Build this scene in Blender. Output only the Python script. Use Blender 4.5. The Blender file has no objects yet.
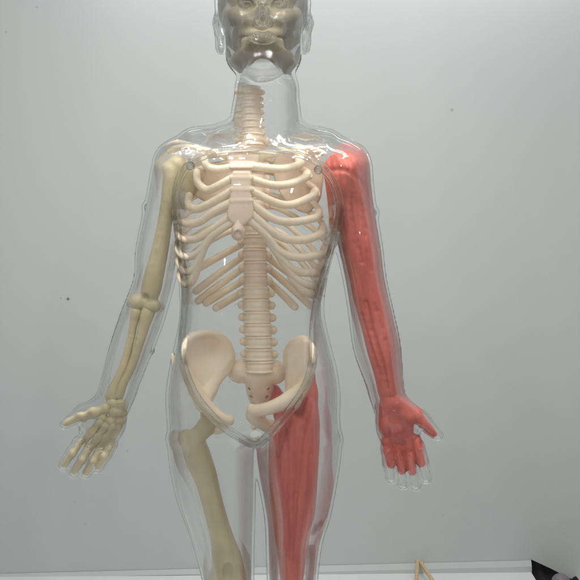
import bpy, math, random
import numpy as np
random.seed(4)
C = bpy.context.scene.collection
D = 900.0            # camera distance in millimetre-like model units
S = 0.0005           # model unit -> metre
FLOOR = -470.0
WALL = 604.0
BASE = np.array([0.0, 0.0, FLOOR])      # where the model stands

def q(px, py, y=0.0):
    k = (D + y) / D
    return np.array([(px - 290.0) * k, y, (290.0 - py) * k])
def kk(y): return (D + y) / D

# ------------------------------------------------------------------ distance fields
class Prim:
    def __init__(s, fn, lo, hi, k=0.0, mode='add'):
        s.fn, s.lo, s.hi, s.k, s.mode = fn, np.array(lo, float), np.array(hi, float), k, mode

def seg(a, b, ra, rb, k=2.0, mode='add', world=False):
    if not world:
        ra *= kk(a[2]); rb *= kk(b[2]); a = q(*a); b = q(*b)
    a = np.array(a, float); b = np.array(b, float)
    ab = b - a; L = max(float(ab @ ab), 1e-9)
    def fn(X, Y, Z):
        dx, dy, dz = X - a[0], Y - a[1], Z - a[2]
        t = np.clip((dx * ab[0] + dy * ab[1] + dz * ab[2]) / L, 0, 1)
        return np.sqrt((dx - t * ab[0])**2 + (dy - t * ab[1])**2 + (dz - t * ab[2])**2) - (ra + (rb - ra) * t)
    r = max(ra, rb)
    return Prim(fn, np.minimum(a, b) - r, np.maximum(a, b) + r, k, mode)

def chain(pts, k=2.0, mode='add'):
    """pts: (px, py, depth, radius)"""
    return [seg(p[:3], n[:3], p[3], n[3], k, mode) for p, n in zip(pts[:-1], pts[1:])]

def spline(pts, n=6):
    """Catmull-Rom through tuples"""
    P = np.array(pts, float); P = np.vstack([2 * P[0] - P[1], P, 2 * P[-1] - P[-2]]); out = []
    for i in range(1, len(P) - 2):
        for j in range(n):
            t = j / n
            out.append(0.5 * ((2 * P[i]) + (P[i+1] - P[i-1]) * t + (2*P[i-1] - 5*P[i] + 4*P[i+1] - P[i+2]) * t*t
                              + (-P[i-1] + 3*P[i] - 3*P[i+1] + P[i+2]) * t**3))
    out.append(P[-2]); return [tuple(v) for v in out]

def rot(rx, ry, rz):
    a, b, c = [math.radians(v) for v in (rx, ry, rz)]
    X = np.array([[1,0,0],[0,math.cos(a),-math.sin(a)],[0,math.sin(a),math.cos(a)]])
    Y = np.array([[math.cos(b),0,math.sin(b)],[0,1,0],[-math.sin(b),0,math.cos(b)]])
    Z = np.array([[math.cos(c),-math.sin(c),0],[math.sin(c),math.cos(c),0],[0,0,1]])
    return Z @ Y @ X

def ell(c, r, R=None, k=3.0, mode='add', world=False):
    if not world:
        r = np.array(r, float) * kk(c[2]); c = q(*c)
    r = np.array(r, float); R = np.eye(3) if R is None else R
    def fn(X, Y, Z):
        d = [X - c[0], Y - c[1], Z - c[2]]
        l = [R[0, i] * d[0] + R[1, i] * d[1] + R[2, i] * d[2] for i in range(3)]
        k0 = np.sqrt(sum((l[i] / r[i])**2 for i in range(3)))
        k1 = np.sqrt(sum((l[i] / r[i]**2)**2 for i in range(3))) + 1e-6
        return k0 * (k0 - 1) / k1
    m = np.abs(R) @ r
    return Prim(fn, np.array(c) - m, np.array(c) + m, k, mode)

def loft(secs, k=8.0, p=2.0, mode='add'):
    """secs: (py, px centre, depth centre, half width, half depth) from top to bottom, elliptical sections"""
    s = np.array(spline(secs, 5))
    zz = 290.0 - s[:, 0]; o = np.argsort(zz); zz = zz[o]; s = s[o]
    z0, z1 = zz[0], zz[-1]
    def fn(X, Y, Z):
        z1d = Z[0, 0, :]
        cx, cy, a, b = [np.interp(z1d, zz, s[:, i])[None, None, :] for i in (1, 2, 3, 4)]
        cx = cx - 290.0
        u = np.abs(X - cx) / a; v = np.abs(Y - cy) / b
        k0 = (u**p + v**p)**(1 / p) + 1e-6
        rr = np.sqrt((X - cx)**2 + (Y - cy)**2)
        d = rr * (1 - 1 / k0)
        e = np.maximum(Z - z1, z0 - Z)
        h = np.clip(0.5 - 0.5 * (d - e) / 10.0, 0, 1)
        return d * (1 - h) + e * h + 10.0 * h * (1 - h)
    w = s[:, 3].max()
    lo = [(s[:, 1] - s[:, 3]).min() - 290, (s[:, 2] - s[:, 4]).min(), z0]
    hi = [(s[:, 1] + s[:, 3]).max() - 290, (s[:, 2] + s[:, 4]).max(), z1]
    return Prim(fn, lo, hi, k, mode)

def poly_sd(px, pz, poly):
    """signed distance to polygon in 2-D (negative inside)"""
    d = np.full(px.shape, 1e9); inside = np.zeros(px.shape, bool); n = len(poly)
    for i in range(n):
        a = poly[i]; b = poly[(i + 1) % n]; e = b - a; wx = px - a[0]; wz = pz - a[1]
        t = np.clip((wx * e[0] + wz * e[1]) / (e @ e + 1e-9), 0, 1)
        d = np.minimum(d, (wx - t * e[0])**2 + (wz - t * e[1])**2)
        c = ((a[1] <= pz) != (b[1] <= pz)) & (px < (b[0] - a[0]) * (pz - a[1]) / ((b[1] - a[1]) if abs(b[1] - a[1]) > 1e-9 else 1e-9) + a[0])
        inside ^= c
    d = np.sqrt(d); return np.where(inside, -d, d)

def wpoly(pts, y, n=5, smooth=True):
    if smooth:
        P = [pts[-1]] + list(pts) + [pts[0], pts[1]]
        s = spline(P, n)[n:-n - 1]
    else: s = pts
    k = kk(y)
    return np.array([((x - 290) * k, (290 - z) * k) for x, z in s])

def plate(pts, y0, depth, t, rnd=2.0, k=2.0, mode='add', smooth=True):
    """curved plate: outline pts (px,py) at nominal depth y0; depth(x,z) in world gives the middle surface"""
    P = wpoly(pts, y0, smooth=smooth)
    def fn(X, Y, Z):
        x = X[:, 0, :]; z = Z[:, 0, :]
        x, z = np.broadcast_arrays(x, z)
        dp = poly_sd(x, z, P)[:, None, :] + rnd
        f = depth(x, z); f = np.broadcast_to(f, x.shape)[:, None, :]
        e = np.abs(Y - f) - (t - rnd)
        a = np.maximum(dp, 0); b = np.maximum(e, 0)
        return np.sqrt(a * a + b * b) + np.minimum(np.maximum(dp, e), 0) - rnd
    xs = np.linspace(P[:, 0].min(), P[:, 0].max(), 20); zs = np.linspace(P[:, 1].min(), P[:, 1].max(), 20)
    g = depth(*np.meshgrid(xs, zs)); g = np.broadcast_to(g, (20, 20))
    return Prim(fn, [xs[0], g.min() - t, zs[0]], [xs[-1], g.max() + t, zs[-1]], k, mode)

class Field:
    def __init__(s, lo, hi, h):
        s.h = h; s.o = np.floor(np.array(lo) / h) * h
        n = (np.ceil((np.array(hi) - s.o) / h) + 1).astype(int)
        s.ax = [(s.o[i] + np.arange(n[i]) * h).astype(np.float32) for i in range(3)]
        s.F = np.full(tuple(n), 12.0, np.float32)
    def apply(s, p):
        m = 13.0 + p.k
        sl = []
        for i in range(3):
            a = max(0, int((p.lo[i] - m - s.o[i]) / s.h)); b = min(len(s.ax[i]), int((p.hi[i] + m - s.o[i]) / s.h) + 2)
            if b <= a: return
            sl.append(slice(a, b))
        X = s.ax[0][sl[0]][:, None, None]; Y = s.ax[1][sl[1]][None, :, None]; Z = s.ax[2][sl[2]][None, None, :]
        d = p.fn(X, Y, Z).astype(np.float32); f = s.F[tuple(sl)]
        if p.mode == 'sub': d = -d; f2 = -f; d2 = -d
        k = max(p.k, 1e-3)
        if p.mode == 'add':
            h = np.clip(0.5 + 0.5 * (f - d) / k, 0, 1); r = f + (d - f) * h - k * h * (1 - h)
        else:      # smooth subtraction, d is already -prim
            h = np.clip(0.5 - 0.5 * (f - d) / k, 0, 1); r = f + (d - f) * h + k * h * (1 - h)
        s.F[tuple(sl)] = np.minimum(r, 12.0) if p.mode == 'add' else r

def isosurf(F, o, h, iso=0.0, flip=False):
    ins = F < iso
    n = np.array(F.shape)
    c = ins[:-1, :-1, :-1].astype(np.uint8)
    for dx in (0, 1):
        for dy in (0, 1):
            for dz in (0, 1):
                if dx or dy or dz:
                    c = c + ins[dx:n[0]-1+dx, dy:n[1]-1+dy, dz:n[2]-1+dz]
    act = (c > 0) & (c < 8)
    idx = np.argwhere(act)
    num = np.full(act.shape, -1, np.int32); num[act] = np.arange(len(idx))
    cor = [(a, b, d) for a in (0, 1) for b in (0, 1) for d in (0, 1)]
    val = {cc: F[idx[:, 0] + cc[0], idx[:, 1] + cc[1], idx[:, 2] + cc[2]] - iso for cc in cor}
    acc = np.zeros((len(idx), 3)); cnt = np.zeros(len(idx))
    for ca in cor:
        for ax in range(3):
            if ca[ax] == 0:
                cb = list(ca); cb[ax] = 1; cb = tuple(cb)
                va, vb = val[ca], val[cb]; m = (va < 0) != (vb < 0)
                t = np.where(m, va / np.where(m, va - vb, 1), 0)
                p = np.tile(np.array(ca, float), (len(idx), 1)); p[:, ax] = t
                acc += p * m[:, None]; cnt += m
    V = (idx + acc / np.maximum(cnt, 1)[:, None]) * h + o
    Q = []
    for ax in range(3):
        u, v = (ax + 1) % 3, (ax + 2) % 3
        s0 = [slice(None)] * 3; s1 = [slice(None)] * 3
        s0[ax] = slice(0, n[ax] - 1); s1[ax] = slice(1, n[ax])
        for w in (u, v): s0[w] = slice(1, n[w] - 1); s1[w] = slice(1, n[w] - 1)
        A = ins[tuple(s0)]; B = ins[tuple(s1)]
        e = np.argwhere(A != B); a_in = A[tuple(e.T)]
        off = np.zeros(3, int); off[u] = 1; off[v] = 1
        e = e + off
        def cell(du, dv):
            k = e.copy(); k[:, u] -= du; k[:, v] -= dv
            return num[tuple(k.T)]
        f = np.stack([cell(1, 1), cell(0, 1), cell(0, 0), cell(1, 0)], 1)
        f[~a_in] = f[~a_in][:, ::-1]
        Q.append(f)
    Q = np.vstack(Q); Q = Q[(Q >= 0).all(1)]
    if flip: Q = Q[:, ::-1]
    return V, Q

def relax(V, Q, it=2, f=0.5):
    for _ in range(it):
        acc = np.zeros_like(V); cnt = np.zeros(len(V))
        for i in range(4):
            for j in ((i + 1) % 4, (i + 3) % 4):
                for c_ in range(3): acc[:, c_] += np.bincount(Q[:, i], V[Q[:, j], c_], len(V))
                cnt += np.bincount(Q[:, i], minlength=len(V))
        V = V + f * (acc / np.maximum(cnt, 1)[:, None] - V)
    return V

# ------------------------------------------------------------------ objects
def mesh_obj(name, V, Q, mat, parent=None, loc=None, smooth=True):
    loc = BASE if loc is None else np.array(loc, float)
    me = bpy.data.meshes.new(name)
    V = (np.asarray(V, float) - loc) * S
    me.from_pydata(V.tolist(), [], [list(map(int, f)) for f in Q]); me.update()
    if smooth: me.polygons.foreach_set('use_smooth', [True] * len(me.polygons))
    me.materials.append(mat)
    o = bpy.data.objects.new(name, me); C.objects.link(o)
    if parent is not None:
        o.parent = parent
        if not np.allclose(loc, BASE): o.location = tuple((loc - BASE) * S)
    else: o.location = tuple(loc * S)
    return o

def core_at(ax):
    f = core; o = B.o
    def ix(a, k):
        t = np.clip((a - o[k]) / HV, 0, f.shape[k] - 1.001); i = t.astype(int); return i, (t - i).astype(np.float32)
    (i, u), (j, v), (k, w) = [ix(ax[n], n) for n in range(3)]
    g = f[i] * (1 - u)[:, None, None] + f[i + 1] * u[:, None, None]
    g = g[:, j] * (1 - v)[None, :, None] + g[:, j + 1] * v[None, :, None]
    return g[:, :, k] * (1 - w)[None, None, :] + g[:, :, k + 1] * w[None, None, :]
def sdf(name, prims, mat, parent=None, h=1.0, it=1, loc=None, inside=None, ripple=None, grooves=()):
    flat = []
    def walk(x):
        if isinstance(x, list):
            for i in x: walk(i)
        else: flat.append(x)
    walk(prims)
    ad = [p for p in flat if p.mode == 'add']
    lo = np.min([p.lo for p in ad], 0) - 3 * h - 1; hi = np.max([p.hi for p in ad], 0) + 3 * h + 1
    F = Field(lo, hi, h)
    for p in flat: F.apply(p)
    if ripple:      # fibre grooves running along the limb
        sl, fr, am = ripple
        X, Y_, Z = F.ax[0][:, None, None], F.ax[1][None, :, None], F.ax[2][None, None, :]
        u = X + sl * Z
        F.F += am * (np.sin(u * fr + 1.3 * np.sin(Z * .045) + .5 * Y_ * .3) + .5 * np.sin(u * fr * 2.3 + 2 * np.sin(Z * .03 + 1)))
    if inside is not None:      # keep the part clear of the plastic wall round it
        c = core_at(F.ax) + inside; hh = np.clip(.5 - .5 * (F.F - c) / 2, 0, 1); F.F = F.F * (1 - hh) + c * hh + 2 * hh * (1 - hh)
    for pts, r in grooves:      # creases laid on the front surface: (px, py) and radius
        g = []
        for px, py in spline(pts, 4):
            x, _, z = q(px, py, -15); i = int((x - F.o[0]) / h); j = int((z - F.o[2]) / h)
            if not (0 <= i < F.F.shape[0] and 0 <= j < F.F.shape[2]): continue
            col = F.F[i, :, j]
            if col.min() < 0: g.append((px, py, float(F.ax[1][int(np.argmax(col < 0))]) - .4, r))
        for p in chain(g, 3.0, 'sub'): F.apply(p)
    V, Q = isosurf(F.F, F.o, h)
    V = relax(V, Q, it)
    return mesh_obj(name, V, Q, mat, parent, loc)

def tag(o, label=None, cat=None, group=None, kind=None):
    for a, b in (('label', label), ('category', cat), ('group', group), ('kind', kind)):
        if b: o[a] = b
    return o

# ------------------------------------------------------------------ materials
def newmat(name):
    m = bpy.data.materials.new(name); m.use_nodes = True
    nt = m.node_tree; b = nt.nodes['Principled BSDF']; return m, nt, b
def link(nt, a, b): nt.links.new(a, b)
def plastic(name, c1, c2, rough=0.42, sss=0.25, scale=60, bump=0.15, bscale=400, stretch=None, rad=0.004):
    m, nt, b = newmat(name); N = nt.nodes
    tc = N.new('ShaderNodeTexCoord'); mp = N.new('ShaderNodeMapping'); link(nt, tc.outputs['Object'], mp.inputs[0])
    if stretch: mp.inputs['Scale'].default_value = stretch[0]; mp.inputs['Rotation'].default_value = stretch[1]
    n1 = N.new('ShaderNodeTexNoise'); n1.inputs['Scale'].default_value = scale; n1.inputs['Detail'].default_value = 5
    link(nt, mp.outputs[0], n1.inputs[0])
    r = N.new('ShaderNodeValToRGB'); r.color_ramp.elements[0].position = 0.35; r.color_ramp.elements[1].position = 0.65
    r.color_ramp.elements[0].color = (*c1, 1); r.color_ramp.elements[1].color = (*c2, 1)
    link(nt, n1.outputs[0], r.inputs[0]); link(nt, r.outputs[0], b.inputs['Base Color'])
    n2 = N.new('ShaderNodeTexNoise'); n2.inputs['Scale'].default_value = bscale; n2.inputs['Detail'].default_value = 4
    link(nt, mp.outputs[0], n2.inputs[0])
    bp = N.new('ShaderNodeBump'); bp.inputs['Strength'].default_value = bump; bp.inputs['Distance'].default_value = 0.001
    link(nt, n2.outputs[0], bp.inputs['Height']); link(nt, bp.outputs[0], b.inputs['Normal'])
    b.inputs['Roughness'].default_value = rough
    b.inputs['Subsurface Weight'].default_value = sss; b.inputs['Subsurface Radius'].default_value = (1, .6, .4)
    b.inputs['Subsurface Scale'].default_value = rad
    return m
M_bone = plastic('cream_plastic', (.84, .69, .50), (.90, .78, .61), .38, .25)
M_spine = plastic('pinkish_cream_plastic', (.82, .65, .49), (.88, .73, .58), .42, .25)
M_olive = plastic('olive_yellow_plastic', (.47, .40, .235), (.60, .52, .33), .40, .2)
M_socket = plastic('shaded_olive_plastic', (.34, .27, .13), (.44, .36, .20), .45, .1)  # darker copy of the olive, with the shade on the socket put into the colour
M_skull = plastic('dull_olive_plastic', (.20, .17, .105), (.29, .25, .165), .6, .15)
M_tan = plastic('tan_plastic', (.72, .56, .41), (.79, .65, .49), .45, .2)
M_red = plastic('red_muscle_plastic', (.53, .095, .068), (.66, .165, .125), .42, .15, scale=45, bump=.5, bscale=160,
                stretch=((3.2, 3.2, .55), (0, math.radians(-10), 0)))

def glass(name, share=(.08, .9), tint=(.988, .991, .989), rough=0.015, ior=1.47, bump=0.03, bscale=40):
    """clear plastic wall: part of the light is bent, the rest passes a thin wall straight; both mirror by Fresnel"""
    m = bpy.data.materials.new(name); m.use_nodes = True; nt = m.node_tree; N = nt.nodes
    for n in list(N):
        if n.type != 'OUTPUT_MATERIAL': N.remove(n)
    out = N['Material Output']
    g = N.new('ShaderNodeBsdfGlass'); g.inputs['IOR'].default_value = ior; g.inputs['Roughness'].default_value = .02
    g.inputs['Color'].default_value = (*tint, 1)
    t = N.new('ShaderNodeBsdfTransparent'); t.inputs[0].default_value = (*tint, 1)
    gl = N.new('ShaderNodeBsdfAnisotropic'); gl.inputs['Roughness'].default_value = rough
    lw = N.new('ShaderNodeLayerWeight'); lw.inputs['Blend'].default_value = .5
    pw = N.new('ShaderNodeMath'); pw.operation = 'POWER'; link(nt, lw.outputs['Facing'], pw.inputs[0]); pw.inputs[1].default_value = 4.5
    ma = N.new('ShaderNodeMath'); ma.operation = 'MULTIPLY_ADD'; link(nt, pw.outputs[0], ma.inputs[0]); ma.inputs[1].default_value = .95; ma.inputs[2].default_value = .032
    thin = N.new('ShaderNodeMixShader'); link(nt, ma.outputs[0], thin.inputs[0]); link(nt, t.outputs[0], thin.inputs[1]); link(nt, gl.outputs[0], thin.inputs[2])
    mx = N.new('ShaderNodeMixShader'); sm = N.new('ShaderNodeMapRange'); link(nt, lw.outputs['Facing'], sm.inputs[0]); link(nt, sm.outputs[0], mx.inputs[0])
    for i_, v_ in enumerate((.15, .75, share[0], share[1])): sm.inputs[i_ + 1].default_value = v_
    link(nt, thin.outputs[0], mx.inputs[1]); link(nt, g.outputs[0], mx.inputs[2]); link(nt, mx.outputs[0], out.inputs[0])
    tc = N.new('ShaderNodeTexCoord'); n = N.new('ShaderNodeTexNoise'); n.inputs['Scale'].default_value = bscale
    n.inputs['Detail'].default_value = 2
    link(nt, tc.outputs['Object'], n.inputs[0])
    b = N.new('ShaderNodeBump'); b.inputs['Strength'].default_value = bump; b.inputs['Distance'].default_value = 0.002
    link(nt, n.outputs[0], b.inputs['Height'])
    for x in (g, gl): link(nt, b.outputs[0], x.inputs['Normal'])
    return m
M_glass = glass('clear_plastic', (.08, .92))
M_rim = glass('clear_plastic_rim', (.5, .92), tint=(.955, .965, .965), bump=.02)

# ------------------------------------------------------------------ the model
root = bpy.data.objects.new('anatomical_model', None); C.objects.link(root)
root.empty_display_size = .02; root.location = tuple(BASE * S)
tag(root, 'clear plastic human anatomy model with cream skeleton inside and red muscle arm and thigh', 'anatomy model')

# ---- clear body shell
def headT(p):        # head parts: tilt back a little about the neck
    return p
sh = []
torso = [(133, 262, 4, 30, 24), (142, 262, 4, 74, 30), (155, 261, 2, 90, 36), (180, 260, 0, 90, 44), (205, 259, 0, 86, 47), (240, 256, 0, 79, 45), (275, 253, 0, 72, 41),
         (310, 252, 0, 69, 39), (340, 252.5, 0, 74, 41), (370, 253, 0, 81, 44), (400, 253, 2, 84.5, 46), (425, 253, 4, 80, 43), (440, 254, 4, 60, 34)]
# legs
sh.append(loft([(380, 224, 4, 26, 30), (430, 212, 4, 42, 42), (448, 212, 4, 42, 42), (470, 213, 4, 40.5, 42), (503, 216.5, 3, 36.5, 38), (541, 223, 2, 29, 32), (580, 228, 0, 23.5, 27), (610, 229, 0, 22, 25),
                (650, 229, 8, 23, 27), (700, 231, 8, 17, 21), (740, 232, 6, 12, 15), (758, 232, 6, 13, 16)], 5))
sh.append(loft([(380, 282, 4, 26, 30), (430, 297, 4, 41.5, 42), (450, 297.5, 4, 41.5, 42), (472, 297.5, 4, 39, 42), (515, 297.5, 3, 31, 37), (545, 294, 2, 25.5, 32), (579, 292.5, 0, 23, 27), (610, 292, 0, 22, 25),
                (650, 292, 8, 23, 27), (700, 291, 8, 17, 21), (740, 290, 6, 12, 15), (758, 290, 6, 13, 16)], 1.5))
for fx, tx in ((232, 226), (290, 296)):
    sh += chain([(fx, 748, 8, 12), (tx, 750, -22, 10.5), (tx, 752, -44, 8.5)], 6)
sh.append(loft(torso, 13, 2.3))
sh += chain([(267, 92, 6, 30), (266, 120, 5, 30), (263, 150, 4, 34)], 10)
sh += chain([(263, 142, 6, 22), (228, 146, 4, 19), (198, 153, 2, 21), (184, 168, 0, 29)], 10)
sh += chain([(263, 142, 6, 22), (298, 147, 4, 19), (322, 155, 2, 22), (337, 171, 0, 33)], 10)
# arms
sh += chain(spline([(183, 168, 0, 28.5), (170, 205, 0, 22), (158, 250, -2, 19.5), (154, 280, -3, 17.5), (147, 303, -4, 18), (141, 320, -5, 19), (132, 344, -7, 19),
             (122, 372, -9, 18), (117, 388, -10, 16.5), (114, 398, -10, 16)], 3), 3)
sh += chain(spline([(337, 171, 0, 32), (351, 210, 0, 22.5), (360, 250, -2, 20), (365, 280, -3, 18.5), (371, 312, -4, 19.5), (377, 345, -6, 21), (383, 372, -8, 18),
             (388, 396, -10, 15.5)], 3), 3)
# hands
def hand_shell(wr, pc, ang, fingers, thumb, r=6.4):
    R = rot(0, ang, 0)
    o = [ell((pc[0], pc[1], -12), (22.5, 11, 29), R, 6)]
    for f in fingers: o += chain([(f[0], f[1], -12, r + 1.0), ((f[0] + f[2]) / 2, (f[1] + f[3]) / 2, -17, r + .8), (f[2], f[3], -14, r + .1)], 1.6)
    for f in fingers:
        for t in (.08, .42, .78):
            o.append(ell((f[0] + (f[2] - f[0]) * t, f[1] + (f[3] - f[1]) * t, -19.5 if t < .6 else -18), (r * .8, 3.8, r * .62), R, 1.5))
    o += chain([(t[0], t[1], -13, t[2]) for t in thumb], 4)
    return o
LF = [(80, 441, 64, 465), (90, 446, 74, 472), (101, 449, 86, 473), (111, 444, 98, 467)]
RF = [(387, 448, 391, 478), (397, 452, 403, 484), (408, 452, 415.5, 485), (418, 446, 426, 478)]
LT = [(104, 404, 11), (83, 413, 9), (65, 424, 6.2)]
RT = [(401, 406, 11), (421, 420, 9), (438, 435, 6.2)]
sh += hand_shell((117, 390), (103, 424), 28, LF, LT)
sh += hand_shell((388, 398), (398, 426), -12, RF, RT)
for w, c_ in (((117, 390, -10), (108, 412, -12)), ((388, 396, -10), (394, 416, -12))): sh.append(seg(w, c_, 16, 17, 5))
sh += [ell((147.5, 208, 0), (3.5, 3, 5), None, 1.5), ell((374, 213, 0), (3, 3, 4), None, 1.5), ell((149.5, 351, -5), (3, 3, 2.5), None, 1), ell((316, 318, 0), (3, 3, 4), None, 1)]
# head
sh.append(ell((263, 6, 8), (45.5, 55, 50), None, 6))
sh.append(ell((263, 34, -14), (38, 38, 44), None, 9))
sh.append(ell((263, 63, -34), (19, 17, 13), None, 9))
sh += chain([(243, 55, -10, 16), (263, 66, -24, 15), (284, 55, -10, 16)], 7)
sh += chain([(263, 0, -47, 5), (263, 19, -62, 7)], 4) + [ell((257, 22, -54), (5.5, 6, 5), None, 3), ell((269, 22, -54), (5.5, 6, 5), None, 3)]
sh += chain([(243, -4, -45, 6), (263, -1, -50, 5), (283, -4, -45, 6)], 5)                     # brow and bridge
sh += [ell((246, 6, -52), (11, 9, 7), None, 4, 'sub'), ell((280, 6, -52), (11, 9, 7), None, 4, 'sub')]
sh += [ell((247, 5, -42), (8.5, 8.5, 6), None, 1.0), ell((279, 5, -42), (8.5, 8.5, 6), None, 1.0)]
sh += chain(spline([(250, 36.5, -51, 1.6), (257, 34, -55, 2.5), (263, 35, -56.5, 2.3), (269, 34, -55, 2.5), (276, 36.5, -51, 1.6)], 3), 1.5)
sh += chain(spline([(250, 39, -50, 1.6), (257, 41, -53, 2.7), (263, 41.5, -54, 2.9), (269, 41, -53, 2.7), (276, 39, -50, 1.6)], 3), 1.5)
for sx, ex in ((-1, 219.5), (1, 306.5)):
    sh += chain(spline([(ex - sx * 2, 50, 4, 3), (ex, 36, 8, 3.5), (ex + sx * 3, 22, 10, 4), (ex - sx * 3, 16, 6, 3.5)], 4), 2)
    sh.append(ell((ex - sx * 1, 34, 7), (3, 6, 15), rot(0, sx * 8, 0), 3))

lo = np.array([-260, -80, FLOOR - 2]); hi = np.array([185, 80, 350])
HV = 1.25
B = Field(lo, hi, HV)
for p in sh: B.apply(p)
# raised lines added to the shape to make lamp highlights, some along palm creases
def front(px, py, y0=-30):
    x, _, z = q(px, py, y0); i = int((x - B.o[0]) / HV); j = int((z - B.o[2]) / HV)
    col = B.F[i, :, j]; k = int(np.argmax(col < 0)); k = max(k, 1)
    return float(B.ax[1][k] - HV * (0 - col[k]) / (col[k - 1] - col[k] + 1e-6))
glint_ridges = [((218, 387), (223, 382.5), (230, 380.5), (237, 382), (240, 385)), ((222, 312), (229, 310.5), (235, 307.5), (239, 304.5)),
          ((352, 218), (353, 226), (355, 233), (358.5, 239)), ((372, 317), (374, 323), (378, 328), (381, 330)),
          ((384, 440), (392, 439.5), (402, 437), (411, 433.5)), ((387, 447), (395, 449), (404, 448), (413, 445)), ((388, 409), (394, 406.5), (400, 403.5)),
          ((385, 418), (390, 413.5), (400, 412), (411, 413)), ((80, 429), (85, 433.5), (94, 436)), ((82, 425.5), (88, 430), (96, 432)), ((110, 401), (115, 403), (121, 402)),
          ((215, 138), (228, 141), (245, 140)), ((292, 138), (306, 141), (322, 139))]
rp_ = []
for pts in glint_ridges:
    rp_ += chain([(x, y, front(x, y, -15 if x < 160 or x > 365 else -40) - .3, 2.0) for x, y in spline(pts, 3)], .8)
for p in rp_: B.apply(p)
core = B.F.copy()
# seam flange all round the silhouette
Y = np.abs(B.ax[1])[None, :, None]
fl = np.maximum(np.maximum(core - 2.9, -core - 2.0), Y - 2.8)
# chest cover outline
CH = [(235, 150.5), (262, 149.5), (285, 151.5), (303, 155), (320, 165), (334, 184), (340, 208), (335, 236), (326, 268), (317, 300), (313, 330), (312, 362), (303, 390), (282, 418), (262, 441), (254, 446), (245, 441),
      (224, 426), (199, 400), (184, 370), (180, 340), (182, 310), (183, 285), (178, 245), (175, 210), (177, 182), (190, 162), (211, 153)]
CP = wpoly(CH, -40, 4)
xs, zs = B.ax[0], B.ax[2]
i0, i1 = np.searchsorted(xs, [CP[:, 0].min() - 14, CP[:, 0].max() + 14]); j0, j1 = np.searchsorted(zs, [CP[:, 1].min() - 14, CP[:, 1].max() + 14])
dp2 = np.full((len(xs), len(zs)), 50.0, np.float32)
xx, zz_ = np.meshgrid(xs[i0:i1], zs[j0:j1], indexing='ij'); dp2[i0:i1, j0:j1] = poly_sd(xx, zz_, CP)
def dpoly_at(V):
    i = np.clip(((V[:, 0] - B.o[0]) / HV).astype(int), 0, len(xs) - 1); j = np.clip(((V[:, 2] - B.o[2]) / HV).astype(int), 0, len(zs) - 1)
    return dp2[i, j]
Vo, Qo = isosurf(B.F, B.o, HV); Vo = relax(Vo, Qo, 2)
Vi, Qi = isosurf(core, B.o, HV, -2.4, True); Vi = relax(Vi, Qi, 2)
def split(V, Q):
    ce = V[Q].mean(1); m = (dpoly_at(ce) < 0) & (ce[:, 1] < -2)
    return m
def sub(V, Q):
    u, inv = np.unique(Q, return_inverse=True); return V[u], inv.reshape(Q.shape)
mo, mi = split(Vo, Qo), split(Vi, Qi)
def join(a, b): return np.vstack([a[0], b[0]]), np.vstack([a[1], b[1] + len(a[0])])
V, Q = join(sub(Vo, Qo[~mo]), sub(Vi, Qi[~mi])); shell = mesh_obj('body_shell', V, Q, M_glass, root)
V, Q = join(sub(Vo, Qo[mo]), sub(Vi, Qi[mi])); cover = mesh_obj('chest_cover', V, Q, M_glass, root)
V, Q = isosurf(fl, B.o, HV); V = relax(V, Q, 3); mesh_obj('seam', V, Q, M_rim, shell)
def rim(name, off, w, din, dout, parent):
    f = np.maximum(np.abs(dp2 - off)[:, None, :] - w, np.maximum(core - dout, -core - din))
    f = np.maximum(f, (B.ax[1] + 6)[None, :, None])
    sl = (slice(i0, i1), slice(0, int((10 - B.o[1]) / HV)), slice(j0, j1))
    o = B.o + HV * np.array([i0, 0, j0])
    V, Q = isosurf(f[sl], o, HV); V = relax(V, Q, 2)
    return mesh_obj(name, V, Q, M_rim, parent)
rim('rim', 3.0, 2.2, 7, 2.4, shell)
rim('rim', -1.8, 1.6, 5, 1.6, cover)
def surf_y(px, py):          # depth of the front surface behind a pixel of the photograph
    x, _, z = q(px, py, -40); i = int((x - B.o[0]) / HV); j = int((z - B.o[2]) / HV)
    col = core[i, :, j]; k = np.argmax(col < 0); return float(B.ax[1][k])
for px, py in ((190.5, 166), (318, 170)):
    y = surf_y(px, py)
    sdf('peg', [seg((px, py, y - 3), (px, py, y + 14), 4.6, 4.0, 1), seg((px, py, y - 6), (px, py, y + 4), 2.2, 2.2, .8, 'sub')], M_rim, cover, .7)

# ---- skull
def sk(name, prims, mat, par, h=1.0): return sdf(name, prims, mat, par, h)
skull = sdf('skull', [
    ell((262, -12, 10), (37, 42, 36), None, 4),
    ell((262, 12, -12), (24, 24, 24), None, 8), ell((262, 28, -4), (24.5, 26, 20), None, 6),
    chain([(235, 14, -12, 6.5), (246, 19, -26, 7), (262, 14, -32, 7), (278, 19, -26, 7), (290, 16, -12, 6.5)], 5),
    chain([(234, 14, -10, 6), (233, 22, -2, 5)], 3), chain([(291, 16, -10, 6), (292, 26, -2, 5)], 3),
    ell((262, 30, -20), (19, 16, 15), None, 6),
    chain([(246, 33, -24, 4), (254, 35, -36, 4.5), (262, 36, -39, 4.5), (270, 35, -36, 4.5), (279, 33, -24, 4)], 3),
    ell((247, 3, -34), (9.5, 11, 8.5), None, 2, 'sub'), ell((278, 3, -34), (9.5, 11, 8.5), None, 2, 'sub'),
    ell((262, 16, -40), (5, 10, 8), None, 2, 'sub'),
    ], M_skull, root, inside=3.4)
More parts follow.
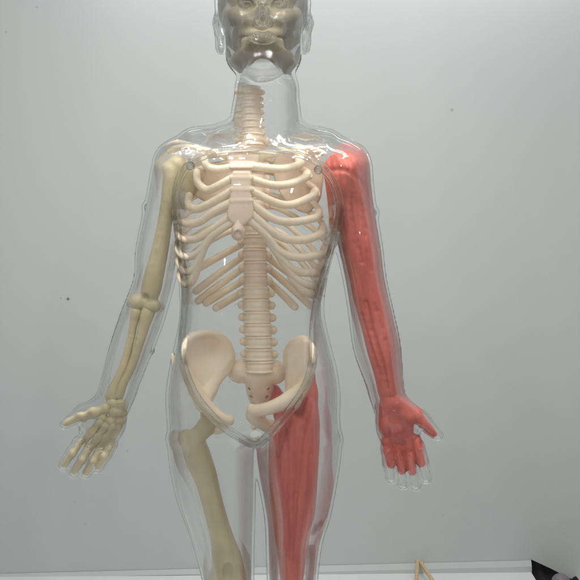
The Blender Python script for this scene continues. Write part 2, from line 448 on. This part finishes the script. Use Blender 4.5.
jaw = sdf('jaw', [
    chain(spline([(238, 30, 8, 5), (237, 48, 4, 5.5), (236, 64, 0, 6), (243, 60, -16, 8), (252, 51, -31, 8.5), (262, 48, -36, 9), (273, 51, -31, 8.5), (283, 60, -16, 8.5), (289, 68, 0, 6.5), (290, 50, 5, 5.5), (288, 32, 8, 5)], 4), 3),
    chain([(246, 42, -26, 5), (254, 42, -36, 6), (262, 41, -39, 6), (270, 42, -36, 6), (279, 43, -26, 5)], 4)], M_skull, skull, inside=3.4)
tt = []
for i in range(10):
    a = (i - 4.5) / 4.5; tt.append(ell((262 + 13 * math.sin(a * 1.25), 37.5, -33 - 11 * math.cos(a * 1.3)), (1.7, 1.6, 3.6), None, .4))
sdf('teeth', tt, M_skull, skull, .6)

# ---- spine
def vert(name, w, hgt, knob, mat):
    pr = [seg((0, -hgt * .0, 0), (0, .01, 0), 0.1, .1, world=True)]
    pr = [ell((0, 0, 0), (w * .49, w * .45, hgt * .66), None, 1, world=True),
          ell((0, 0, hgt * .40), (w * .525, w * .47, hgt * .19), None, 1.5, world=True), ell((0, 0, -hgt * .40), (w * .525, w * .47, hgt * .19), None, 1.5, world=True),
          seg((-knob, 5, 0), (knob, 5, 0), hgt * .30, hgt * .30, 1.5, world=True),
          ell((-knob, 4, .6), (3.4, 3.4, hgt * .33), None, 1, world=True), ell((knob, 4, -.4), (3.6, 3.4, hgt * .35), None, 1, world=True),
          seg((0, 6, 0), (0, 24, -hgt * .5), 3, 2.2, 2, world=True)]
    o = sdf(name, pr, mat, None, .8, 1, loc=(0, 0, 0)); return o
protos = {}
def put_vert(px, py, y, kind, spec):
    if kind not in protos:
        o = vert('vertebra', *spec); protos[kind] = o
    else: o = protos[kind].copy(); C.objects.link(o)
    o.parent = root; o.location = tuple((q(px, py, y) - BASE) * S); return o
def sx(py): return float(np.interp(py, [85, 135, 180, 240, 300, 330, 375], [249, 252, 253, 254.5, 256, 258, 260]))
def sy(py): return float(np.interp(py, [85, 135, 200, 270, 330, 375], [8, 14, 24, 20, 6, 4]))
for i in range(7): o = put_vert(sx(91 + 6.8 * i), 91 + 6.8 * i, sy(91 + 6.8 * i), 'c', (20, 7.2, 10.5, M_spine)); o.scale = (1.15 if i == 0 else 1,) * 3
for i in range(12): put_vert(sx(140 + 12.8 * i), 140 + 12.8 * i, sy(140 + 12.8 * i), 't', (24, 13.2, 14, M_spine))
for i in range(7): put_vert(sx(293 + 12.3 * i), 293 + 12.3 * i, sy(293 + 12.3 * i), 'l', (27.5, 12.2, 15.8, M_bone))

# ---- sternum with its peg ring
SY = -36
def stern(x, z): return SY + 7 * np.clip((z - 112) / 12, 0, 1) + 0.0 * x
sternum = sdf('sternum', [
    plate([(229, 151), (243, 149), (258, 151), (259, 160), (252, 168), (252, 180), (251, 190), (253, 205), (254, 216), (247, 224), (240, 227), (233, 224), (227, 217), (229, 204), (231, 190), (231, 178), (232, 168), (227, 160)], SY, stern, 4.2, 3),
    [seg((232, y, SY - 2), (251, y, SY - 2), 2.8, 2.8, 1.2) for y in (167.5, 178, 189.5, 201)],
    ], M_spine, root, .8)
sdf('peg', [seg((238, 230.5, SY - 3), (238, 234, SY), 6.8, 6.8, .8), seg((238, 227, SY - 4), (238, 220, SY), 3, 4, 2), seg((238, 231, SY - 12), (238, 234, SY - 8), 3.2, 3.2, .8, 'sub')], M_spine, sternum, .7)

# ---- ribs: back, side and front of each in one sweep (px, py, depth, radius)
LR = [  # image-left
    ([(204, 158, -12), (207, 166, -24), (218, 169.5, -31), (233, 167, -36)], 152),
    ([(197, 172, -8), (198, 183, -20), (207, 190, -28), (218, 186, -34), (234, 175, -37)], 160),
    ([(190, 193, -4), (188.5, 203, -16), (194, 209, -24), (207, 205, -31), (232, 188, -37)], 171),
    ([(182, 208, -2), (180.5, 217, -12), (186, 223, -22), (199, 222, -28), (215, 211, -33), (232, 200, -37)], 182),
    ([(179, 223, 0), (178, 231, -10), (183, 238, -20), (195, 239, -27), (213, 229, -33), (232, 211, -37)], 194),
    ([(179, 240, 0), (178, 248, -10), (183, 255, -18), (192, 256, -24), (203, 248, -29), (214, 234, -33), (234, 219, -37)], 206),
    ([(179, 253, 2), (179, 262, -8), (186, 271, -16), (194, 269, -22), (199, 260, -26), (204, 248, -29)], 217),
    ([(181, 270, 2), (181, 278, -8), (186, 284, -14), (192, 281, -19), (196, 272, -22), (198, 264, -25)], 229),
]
RR = [
    ([(301, 159, -10), (299, 165, -22), (280, 169, -31), (256, 167, -36)], 152),
    ([(309, 174, -4), (304, 178, -18), (290, 184, -26), (271, 185, -33), (251, 178, -37)], 160),
    ([(317, 192, -2), (311, 197, -16), (290, 205, -27), (271, 201, -33), (251, 188, -37)], 171),
    ([(320, 213, 0), (315, 218, -14), (290, 222, -27), (270, 217, -33), (251, 199, -37)], 182),
    ([(324, 229, 2), (319, 235, -12), (302, 240, -22), (283, 238, -29), (268, 228, -33), (252, 210, -37)], 194),
    ([(327, 248, 2), (322, 254, -12), (298, 257.5, -23), (279, 251, -29), (266, 235, -33), (251, 218, -37)], 206),
    ([(322, 268, 4), (315, 272.5, -10), (296, 271, -20), (281, 258, -27), (267, 238, -32)], 217),
    ([(320, 281, 4), (314, 285, -8), (303, 283, -16), (292, 275, -21), (280, 258, -27)], 229),
    ([(319, 292, 4), (314, 295, -6), (303, 290, -14), (291, 277, -20)], 240),
]
for side, R_ in ((-1, LR), (1, RR)):
    for fr, s0 in R_:
        if s0 < 210: fr = fr[:-1] + [(fr[-1][0] - side * 5, fr[-1][1] - 1, fr[-1][2] + 2)]
        l = fr[0]; bx = sx(s0)
        back = [(bx + side * 8, s0, sy(s0) + 10, 2.6), (bx + side * 26, s0 + 3, 36, 2.8), (bx + (l[0] - bx) * .74, s0 + (l[1] - s0) * .45, 34, 2.9),
                (bx + (l[0] - bx) * .96, s0 + (l[1] - s0) * .8, 16, 3.0)]
        if side < 0:
            parts = [chain(spline(back + [(x, y, d, 3.6 + .5 * min(1, i / 2)) for i, (x, y, d) in enumerate(fr)], 4), .8)]
        else:      # blunt front end with a step down to the thinner rear part
            f2 = [(x, y, d, 4.5 if i == 0 else 4.1) for i, (x, y, d) in enumerate([(fr[0][0] - 2, fr[0][1], fr[0][2] - 5)] + fr[1:])]
            parts = [chain(spline(back + [(fr[0][0] + 1, fr[0][1] + 3, fr[0][2] + 3, 2.9)], 4), .8), chain(spline(f2, 4), .8)]
        sdf('rib', parts, M_bone, root, 1.0)
for side, ends in ((-1, [(243, 244, 199, 268), (243, 257, 196, 291), (244, 268, 198, 301), (245, 280, 206, 303), (246, 291, 216, 308)]),
                   (1, [(265, 256, 308, 288), (265, 266, 311, 306), (266, 279, 295, 307)])):
    for x0, y0, x1, y1 in ends:
        sdf('rib', [chain(spline([(x0, y0, 26, 3.2), (x0 + (x1 - x0) * .3, y0 + (y1 - y0) * .28, 34, 3.5), (x0 + (x1 - x0) * .7, y0 + (y1 - y0) * .68, 28, 3.8), (x1, y1, 12, 3.9)], 4), .8)], M_bone, root, 1.0)

# ---- collar bones and shoulder blades
sdf('clavicle', [chain(spline([(234, 158, -26, 4), (217, 154, -25, 3), (200, 149, -16, 2.6), (182, 147, -6, 2.8), (170, 151, 2, 3.4)], 4), 1)], M_bone, root)
sdf('clavicle', [chain(spline([(256, 158, -26, 4), (274, 154, -25, 3), (294, 150, -16, 2.6), (310, 149, -6, 2.8), (322, 153, 2, 3.2)], 4), 1)], M_bone, root)
sdf('shoulder_blade', [plate([(194, 160), (212, 164), (236, 176), (238, 192), (226, 201), (208, 203), (194, 194), (190, 176)], 36, lambda x, z: 27 + 0 * x, 2.6, 2)], M_tan, root)
sdf('shoulder_blade', [plate([(276, 158), (296, 152), (316, 153), (323, 168), (322, 190), (318, 204), (304, 214), (284, 200), (274, 178)], 36, lambda x, z: 27 + 0 * x, 2.6, 2)], M_tan, root)

# ---- pelvis
def ilium_l(x, z):   # bowl
    return -22 + 30 * np.clip((x + 105) / 60, 0, 1) - 9 * np.exp(-((x + 84)**2 + (z + 62)**2) / 260) * -1 + 0 * z
hipL = sdf('hip_bone', [
    plate([(186, 342), (194, 336), (206, 334), (218, 335), (228, 343), (233, 357), (227, 369), (217, 378), (213, 388), (205, 396), (197, 394), (190, 380), (185, 360)], -10, ilium_l, 3.2, 2.6),
    chain(spline([(186, 362, -22, 3), (185, 350, -22, 3.2), (189, 339, -20, 3.4), (200, 334, -14, 3.2), (214, 334, -6, 3), (226, 341, 3, 3), (232, 354, 8, 3)], 4), 2.5),
    chain(spline([(187, 366, -20, 3.4), (191, 382, -20, 4.4), (199, 397, -20, 6), (210, 409, -22, 5), (222, 418, -26, 4.2), (230, 421, -28, 4)], 4), 4),
    chain(spline([(232, 356, 8, 3), (226, 370, 4, 3.5), (215, 381, -4, 5), (206, 396, -10, 8)], 4), 4),
    ell((203, 402, -6), (9, 12, 10), None, 4),
    chain(spline([(205, 405, 0, 7), (209, 420, 4, 7), (218, 428, -2, 6), (228, 422, -20, 3.5)], 4), 2),
    ell((203, 414, 0), (4, 6, 3), None, 2, 'sub')], M_bone, root)
def ilium_r(x, z): return -24 + 26 * np.clip((14 - x) / 30 + .0, 0, 1) + 0 * z
hipR = sdf('hip_bone', [
    plate([(287, 352), (293, 343), (302, 339), (310, 342), (313, 354), (312, 374), (304, 388), (294, 397), (286, 392), (285, 380), (286, 366)], -14, ilium_r, 3.4, 2.8),
    chain(spline([(287, 366, 0, 3), (287, 352, -2, 3.2), (294, 342, -12, 3.2), (304, 339, -20, 3.2), (311, 346, -26, 3.2), (312, 362, -28, 3.4)], 4), 2.5),
    chain(spline([(310, 372, -26, 3.6), (303, 386, -24, 5), (292, 397, -24, 7), (278, 405, -30, 6.2), (264, 409.5, -34, 5.2), (252, 411, -36, 5.2)], 4), 3),
    seg((251, 407, -35), (251, 415, -35), 3.6, 3.6, 2),
    ell((293, 400, -8), (9, 12, 11), None, 5),
    chain(spline([(296, 404, 0, 8), (294, 418, 4, 8), (283, 428, 2, 7.5), (268, 426, -10, 6), (256, 419, -24, 6), (251, 414, -32, 5)], 4), 3)], M_bone, root)
sac = sdf('sacrum', [
    ell((241, 371, 16), (13.5, 13, 12.5), rot(0, -18, 0), 3), ell((274, 372, 16), (13, 13, 12.5), rot(0, 22, 0), 3),
    ell((259, 376, 10), (15, 12, 10), None, 4),
    chain(spline([(259, 380, 14, 13), (260, 391, 24, 12), (261, 401, 27, 9), (260, 410, 24, 6), (259, 418, 18, 4)], 3), 4),
    [ell((259 + s * (8.5 - i * 1.2), 388 + i * 8, 12 + i * 4.5), (2.2, 4, 2), None, 1.5, 'sub') for s in (-1, 1) for i in range(3)],
    [seg((253, 384 + i * 8, 11.5 + i * 4.5), (267, 384 + i * 8, 11.5 + i * 4.5), .8, .8, 1.5) for i in range(3)]], M_bone, root, .8)
sdf('coccyx', [chain(spline([(258, 414, 20, 4), (256, 421, 14, 4), (254, 427, 8, 3)], 3), 1.5)], M_bone, root, .8)
sdf('hip_tab', [plate([(171.5, 354), (175.5, 355), (176.5, 374), (173.5, 376), (172, 368)], 0, lambda x, z: 0 * x, 3, 1.4)], M_bone, root, .7)

# ---- olive bones of the arm and thigh
sdf('humerus', [
    ell((178, 166, 2), (11, 11, 11), None, 3), ell((169, 170, 0), (7, 8, 9), None, 3),
    chain(spline([(173, 172, 0, 9.5), (169, 195, 0, 7), (165, 222, -2, 7), (160, 250, -3, 8), (153, 280, -4, 9.5), (150, 294, -5, 9)], 4), 2),
    ell((137, 302, -6), (8, 8, 8.5), None, 3), ell((152, 306, -6), (9.5, 7.5, 7), None, 3), ell((144, 300, -4), (11, 7, 7), None, 3),
    ell((145, 297, -13), (3.5, 4, 3.5), None, 2, 'sub')], M_olive, root, .9)
sdf('shoulder_socket', [plate([(182, 172), (200, 168), (204, 178), (197, 192), (188, 206), (178, 222), (174, 218), (175, 196), (177, 182)], -4, lambda x, z: -4 + 0 * x, 6, 4)], M_socket, root)
sdf('radius', [chain(spline([(136, 312, -7, 5.5), (134, 322, -7, 4), (130, 342, -8, 3.8), (124, 365, -9, 4.2), (116, 384, -10, 5), (112, 396, -10, 7)], 4), 1)], M_olive, root, .9)
sdf('ulna', [chain(spline([(148, 311, -5, 7.5), (145, 322, -7, 6), (139, 344, -9, 4.6), (131, 368, -11, 4.2), (123, 384, -12, 4.2), (119, 395, -11, 5)], 4), 1)], M_olive, root, .9)
hb = sdf('wrist_bones', [ell((x, y, -13), (r, 5, r), None, 1.2) for x, y, r in ((112, 403, 5.5), (121, 404, 5.5), (106, 409, 5), (114, 412, 5.8), (121, 413, 5.0), (103, 417, 4.6), (111, 421, 5.2), (120, 421, 4.8))], M_olive, root, .8)
def bonechain(a, b, n, r, par, d0=-13.5, mat=M_olive):
    pr = []
    for i in range(n):
        t0, t1 = i / n, (i + 1) / n
        A = (a[0] + (b[0] - a[0]) * t0, a[1] + (b[1] - a[1]) * t0, d0 - 1.5 * math.sin(t0 * 3.1)); Bp = (a[0] + (b[0] - a[0]) * t1, a[1] + (b[1] - a[1]) * t1, d0 - 1.5 * math.sin(t1 * 3.1))
        pr += [seg(A, Bp, r * 1.0, r * .92, 2), ell(A, (r * 1.18,) * 3, None, 2.2), ell(Bp, (r * 1.05,) * 3, None, 2.2)]
    return sdf('finger_bone', pr, mat, par, .7, inside=2.7)
for (x0, y0), f in zip(((100, 422), (106, 426), (113, 427), (120, 426)), LF): bonechain((x0, y0), (f[2] + 1, f[3] - 1), 4, 3.9, hb)
bonechain((106, 408), (68, 423), 3, 4.6, hb)
sdf('femur', [
    ell((207, 425, -4), (9.5, 9.5, 9.5), None, 3),
    chain([(206, 428, -3, 8.5), (191, 441, 0, 9.5)], 4), ell((186, 438, 2), (8, 8, 9), None, 3), ell((201, 457, 2), (6, 6, 8), None, 3),
    chain(spline([(194, 446, 0, 11.5), (199, 461, -1, 11.5), (206, 478, -2, 10.2), (213, 505, -3, 9.4), (222, 538, -2, 10.5), (227, 560, -1, 13.5), (228, 572, 0, 14)], 4), 4),
    ell((219, 580, -2), (11, 11, 14), None, 4), ell((237, 580, -2), (10, 11, 14), None, 4), ell((228, 572, -14), (5, 4, 9), None, 4, 'sub')], M_olive, root, inside=3.4)
for pl, nm in ((((228, 602), (229, 650), (231, 735)), 'shin_bone'),):
    sdf(nm, [chain([(pl[0][0], pl[0][1], 0, 14), (pl[1][0], pl[1][1] - 20, 2, 7.5), (pl[2][0], pl[2][1], 4, 7)], 4)], M_olive, root, 1.5)

# ---- red muscle arm, hand and thigh
sdf('arm_muscle', [
    chain(spline([(337, 166, 0, 12), (345, 177, 0, 17), (349, 190, 2, 18), (352, 208, 2, 17), (355, 222, 2, 16.3), (358, 245, 0, 15.8), (362, 262, -1, 15), (366, 280, -2, 14), (369, 296, -3.5, 13.5)], 3), 5),
    ell((351, 178, -3), (19, 23, 28), rot(0, -18, 0), 6),
    seg((331, 178, 2), (335, 225, 4), 5, 6, 4),
    ell((353, 236, -9), (10, 9, 36), rot(0, -13, 0), 5), ell((364, 252, -4), (9, 11, 34), rot(0, -8, 0), 5),
    chain(spline([(367, 288, -3, 13.5), (372, 308, -5, 13.5), (377, 328, -6, 13.3), (381, 346, -7, 12.8), (384, 364, -9, 10.8), (387, 382, -10, 9.4), (390, 396, -10, 10)], 3), 5),
    ell((374, 320, -10), (6, 8, 32), rot(0, -14, 0), 4), ell((384, 340, -8), (6.5, 8, 26), rot(0, -8, 0), 4),
    seg((361, 296, -14), (378, 362, -16), 3.2, 2.0, 2.5),
    ell((351, 173, -4), (16, 24, 18), rot(0, -32, 0), 2), seg((350, 246, -22), (360, 300, -18), 1.6, 1.2, 3)], M_red, root, inside=3.4, ripple=(.23, .50, .45), grooves=[
    ([(330, 170), (342, 170), (355, 176), (366, 190), (369, 205)], 1.1), ([(344, 152), (350, 162), (353, 174)], .9), ([(352, 182), (350, 205), (355, 235), (362, 262)], 1.2),
    ([(362, 205), (366, 235), (371, 270)], 1.0),
    ([(366, 302), (372, 330), (382, 362), (387, 388)], 1.3), ([(375, 305), (383, 328), (388, 352)], 1.1), ([(362, 315), (370, 345), (380, 375)], 1.0)])
hm = sdf('hand_muscle', [
    seg((390, 394, -10), (392, 404, -11), 10, 13, 3), ell((396, 424, -12), (17.5, 8.5, 25), rot(0, -12, 0), 4),
    chain([(398, 404, -13, 9), (416, 416, -13, 6.5), (434, 434, -13, 3.2)], 3), ell((404, 414, -17), (8, 6, 12), rot(0, -40, 0), 1.5), ell((386, 424, -16), (5.5, 6, 15), rot(0, -8, 0), 1.5),
    [chain([(x0, 440, -12, 6.5), (x1, y1, -14, 4.6)], 1.2) for x0, x1, y1 in ((388, 391, 464), (397, 402, 470), (406, 412, 471), (415, 421, 463))]], M_red, root, .8)
sdf('thigh_muscle', [
    loft([(390, 300, 14, 13, 11), (412, 298, 10, 20, 20), (440, 295.5, 6, 24, 28), (475, 294.5, 4, 24, 30), (510, 294.5, 3, 21.5, 26), (545, 292, 2, 16, 21), (580, 292, 0, 11.5, 16), (600, 292, 0, 10, 14)], 4),
    chain([(311, 374, 2, 4), (306, 394, 4, 11), (300, 420, 6, 17)], 6), chain([(275, 392, 26, 7), (284, 412, 20, 12)], 5),
    ell((288, 480, -18), (11, 11, 74), rot(0, 3, 0), 7), ell((304, 470, -15), (12, 12, 74), rot(0, 6, 0), 7), ell((277, 486, -8), (8, 13, 60), rot(0, -4, 0), 6)], M_red, root, 1.1, inside=3.6, ripple=(.02, .36, .5), grooves=[
    ([(312, 400), (303, 430), (297, 480), (293, 540)], 1.5), ([(283, 415), (287, 450), (290, 500), (292, 560)], 1.4), ([(276, 430), (280, 480), (285, 545)], 1.2),
    ([(313, 430), (309, 480), (302, 540)], 1.2), ([(300, 405), (288, 425), (278, 455)], 1.2)])
sdf('calf_muscle', [loft([(604, 292, 0, 11, 12), (640, 292, 8, 17, 20), (690, 291, 8, 12, 14), (740, 290, 6, 7, 8)], 4)], M_red, root, 1.5)

# ------------------------------------------------------------------ the setting
def wallmat(name, col, specks=()):
    m, nt, b = newmat(name); N = nt.nodes
    tc = N.new('ShaderNodeTexCoord'); mp = N.new('ShaderNodeMapping'); mp.inputs['Scale'].default_value = (1, 1, .25)
    link(nt, tc.outputs['Object'], mp.inputs[0])
    n = N.new('ShaderNodeTexNoise'); n.inputs['Scale'].default_value = 14; n.inputs['Detail'].default_value = 6; link(nt, mp.outputs[0], n.inputs[0])
    r = N.new('ShaderNodeValToRGB'); r.color_ramp.elements[0].position = .3; r.color_ramp.elements[1].position = .7
    r.color_ramp.elements[0].color = (*[c * .955 for c in col], 1); r.color_ramp.elements[1].color = (*col, 1); link(nt, n.outputs[0], r.inputs[0])
    cur = r.outputs[0]
    for (x, y, z, rad, st) in specks:
        d = N.new('ShaderNodeVectorMath'); d.operation = 'DISTANCE'; link(nt, tc.outputs['Object'], d.inputs[0]); d.inputs[1].default_value = (x, y, z)
        mr = N.new('ShaderNodeMapRange'); mr.inputs[1].default_value = rad * .5; mr.inputs[2].default_value = rad; mr.inputs[3].default_value = st; mr.inputs[4].default_value = 0
        link(nt, d.outputs['Value'], mr.inputs[0])
        mx = N.new('ShaderNodeMix'); mx.data_type = 'RGBA'; link(nt, mr.outputs[0], mx.inputs[0]); link(nt, cur, mx.inputs[6]); mx.inputs[7].default_value = (.03, .03, .03, 1)
        cur = mx.outputs[2]
    link(nt, cur, b.inputs['Base Color']); b.inputs['Roughness'].default_value = .55
    n2 = N.new('ShaderNodeTexNoise'); n2.inputs['Scale'].default_value = 500; link(nt, tc.outputs['Object'], n2.inputs[0])
    bp = N.new('ShaderNodeBump'); bp.inputs['Strength'].default_value = .08; bp.inputs['Distance'].default_value = .0005; link(nt, n2.outputs[0], bp.inputs['Height']); link(nt, bp.outputs[0], b.inputs['Normal'])
    return m
sp = []
for px, py, rad, st in ((68, 299, 2.0, .7), (452, 110, 2.0, .3), (127, 451, 1.6, .15), (85, 524, 2, .1), (443, 515, 2, .07), (75, 502, 1.6, .1), (6, 32, 1.6, .25), (37, 7, 1.6, .22), (61, 298, 1.2, .3)):
    v = q(px, py, WALL + ((px - 290) * 1.66 - 403) * .0296) * S; sp.append((v[0], v[1], v[2], rad * kk(WALL) * S, st))
CX = 403.0
M_wall = wallmat('pale_grey_board', (.47, .488, .484), sp)
M_floor = wallmat('white_floor_sheet', (.72, .75, .75))
def plain(name, V, F, mat, label=None, kind=None, cat=None, smooth=False):
    o = mesh_obj(name, np.array(V, float), F, mat, None, (0, 0, 0), smooth); return tag(o, label, cat, None, kind)
XL = -1100.0
zb = q(0, 561, WALL)[2]
fx2 = (534 - 290) * (D + 575) / D
plain('floor', [(XL, WALL + 6, FLOOR), (CX - 1, WALL + 1, FLOOR), (fx2, 575, FLOOR), (330, -300, FLOOR), (XL, -300, FLOOR)], [(0, 4, 3, 2, 1)], M_floor, 'white floor sheet along the foot of the wall', 'structure')
# the board bends forward on the right; its lower edge lifts off the floor
def wy(x): return WALL + (x - CX) * .0296
def zfold(x):      # height of the fold along the foot of the wall
    return float(np.interp(x, [-475, CX], [q(0, 573.5, wy(-475))[2], q(530, 560, WALL)[2]]))
V = []; F = []
for x, z in ((XL, None), (-475, None), (0, None), (330, None), (CX - 2, None), (CX, q(530, 560, WALL)[2] + 1), (437, q(551, 569, WALL)[2]), (471, q(572, 579.5, WALL)[2]), (540, -520), (1000, -540)):
    V += [(x, wy(x), zfold(x) - 8 if z is None else z), (x, wy(x), 900)]
for i in range(len(V) // 2 - 1): F.append((2 * i, 2 * i + 2, 2 * i + 3, 2 * i + 1))
plain('back_wall', V, F, M_wall, 'pale grey board wall behind the model, its lower edge dropping at the right', 'structure')
V = []; F = []
for x in (XL, -475, 0, 330, CX - .5):
    y = wy(x); V += [(x, y - 1, zfold(x)), (x, y - 6, zfold(x) - 9), (x, y - 6, FLOOR - 2)]
for i in range(4):
    a = 3 * i; F += [(a, a + 1, a + 4, a + 3), (a + 1, a + 2, a + 5, a + 4)]
plain('wall_foot', V, F, M_wall, 'pale strip along the foot of the wall', 'structure')
m_, nt_, b_ = newmat('gap_black'); b_.inputs['Base Color'].default_value = (.006, .006, .007, 1); b_.inputs['Roughness'].default_value = .95; M_black = m_  # darkness of the gap put into the colour
m_, nt_, b_ = newmat('grey_rubber'); b_.inputs['Base Color'].default_value = (.16, .15, .17, 1); b_.inputs['Roughness'].default_value = .5; M_grey = m_
# dark sheet standing in for the unlit gap beyond the floor, rising at its back
V = []; F = []; nx, ny = 34, 38
for j in range(ny):
    for i in range(nx):
        x = 340 + i * 4.2; y = -60 + j * 28
        z = FLOOR - 14 + 5 * math.sin(i * .9 + j * .4) + 3 * math.sin(j * .8)
        if j > 24: z += (j - 24) * 16
        V.append((x, y, z))
for j in range(ny - 1):
    for i in range(nx - 1):
        a = j * nx + i; F.append((a, a + 1, a + nx + 1, a + nx))
plain('dark_gap_sheet', V, F, M_black, 'dark sheet standing in for the unlit gap below the wall at the lower right corner', None, 'cloth', True)
gb = q(561, 582, 480)
ball = sdf('grey_ball', [ell(tuple(gb), (14, 14, 13), None, 1, world=True), seg(tuple(gb + [0, 0, -8]), (gb[0], gb[1], FLOOR - 12), 9, 11, 3, world=True)], M_grey, None, 1.0, 1, loc=(gb[0], gb[1], FLOOR - 12))
tag(ball, 'dull grey rounded knob in the dark gap at the lower right corner', 'knob')
M_wood = plastic('pale_wood', (.50, .36, .20), (.66, .50, .31), .6, .0, scale=90, bump=.3, stretch=((6, 6, .6), (0, 0, 0)))
for a, b, lab in (((418.0, 560, 604), (415.5, 592, 470), 'upright thin pale wooden stick leaning on the wall, left of the pair'),
                  ((419.5, 560.5, 600), (440, 592, 470), 'slanting thin pale wooden stick leaning on the wall, right of the pair')):
    A = q(*a); Bq = q(*b); t = (FLOOR + 3 - A[2]) / (Bq[2] - A[2]); Bq = A + (Bq - A) * t
    st = sdf('wooden_stick', [seg(tuple(A), tuple(Bq), 3.0, 3.6, 1, world=True)], M_wood, None, 1.0, 1, loc=tuple(Bq))
    tag(st, lab, 'stick')
    st['group'] = 'wooden sticks at the foot of the wall'

# ------------------------------------------------------------------ light
w = bpy.data.worlds.new('World'); bpy.context.scene.world = w; w.use_nodes = True; nt = w.node_tree; N = nt.nodes
bg = N['Background']; tc = N.new('ShaderNodeTexCoord'); sep = N.new('ShaderNodeSeparateXYZ'); link(nt, tc.outputs['Generated'], sep.inputs[0])
rp = N.new('ShaderNodeValToRGB'); mr = N.new('ShaderNodeMapRange'); mr.inputs[1].default_value = -1; mr.inputs[2].default_value = 1
link(nt, sep.outputs['Z'], mr.inputs[0]); link(nt, mr.outputs[0], rp.inputs[0])
# even fill added through the world, no stronger from the front than elsewhere
dt = N.new('ShaderNodeVectorMath'); dt.operation = 'DOT_PRODUCT'; link(nt, tc.outputs['Generated'], dt.inputs[0]); dt.inputs[1].default_value = (0, -.80, .60)
fr = N.new('ShaderNodeMapRange'); fr.interpolation_type = 'SMOOTHSTEP'; fr.inputs[1].default_value = .35; fr.inputs[2].default_value = 1; fr.inputs[3].default_value = .46; fr.inputs[4].default_value = .46
link(nt, dt.outputs['Value'], fr.inputs[0])
rp.color_ramp.elements[0].color = (.93, .92, .90, 1); rp.color_ramp.elements[0].position = .3
rp.color_ramp.elements[1].color = (1, 1.0, 1.0, 1); rp.color_ramp.elements[1].position = .85
link(nt, rp.outputs[0], bg.inputs[0]); link(nt, fr.outputs[0], bg.inputs[1])
def area(loc, look, sx_, sy_, power, col=(1, 1, 1), name='soft_light'):
    l = bpy.data.lights.new(name, 'AREA'); l.shape = 'RECTANGLE'; l.size = sx_ * S; l.size_y = sy_ * S; l.energy = power; l.color = col
    o = bpy.data.objects.new(name, l); C.objects.link(o); o.location = tuple(np.array(loc) * S)
    from mathutils import Vector
    o.rotation_euler = (Vector(look) - Vector(loc)).to_track_quat('-Z', 'Y').to_euler(); return o
area((110, 530, 640), (110, 560, 0), 900, 40, .33, (.90, .98, 1))
area((0, -250, 780), (0, 0, 0), 460, 40, .30, (1, .985, .95))
# small LEDs in rows along the top front of the booth
for r_, (yy, zz2) in enumerate(((-360, 600), (-310, 625), (-260, 640))):
    for i in range(5):
        for sd in (-1, 1):
            area((sd * (110 + i * 62 + 20 * r_), yy, zz2), (sd * 60, 0, -120), 7, 7, .060, (1, .985, .955), 'led')

area((300, -1000, 330), (0, 0, -40), 18, 90, .13, (1, .99, .97), 'glint_light')  # unseen lamps added near the camera for glints on arms, belly and palms
area((-260, -1050, 520), (0, 0, -40), 60, 20, .12, (1, .99, .97), 'glint_light')

cam = bpy.data.cameras.new('camera'); co = bpy.data.objects.new('camera', cam); C.objects.link(co)
co.location = (0, -D * S, 0); co.rotation_euler = (math.radians(90), 0, 0)
cam.angle = 2 * math.atan(290 / D); cam.clip_start = .01; cam.clip_end = 50
sc = bpy.context.scene; sc.camera = co
sc.view_settings.view_transform = 'Standard'; sc.view_settings.look = 'None'
sc.view_settings.exposure = 0.0
cy = sc.cycles; cy.use_adaptive_sampling = True; cy.adaptive_threshold = .04; cy.adaptive_min_samples = 16; cy.max_bounces = 16; cy.transmission_bounces = 14; cy.transparent_max_bounces = 48; cy.glossy_bounces = 6; cy.diffuse_bounces = 4
cy.use_denoising = True; cy.caustics_refractive = True; cy.caustics_reflective = False; cy.blur_glossy = 0.5; cy.sample_clamp_indirect = 8
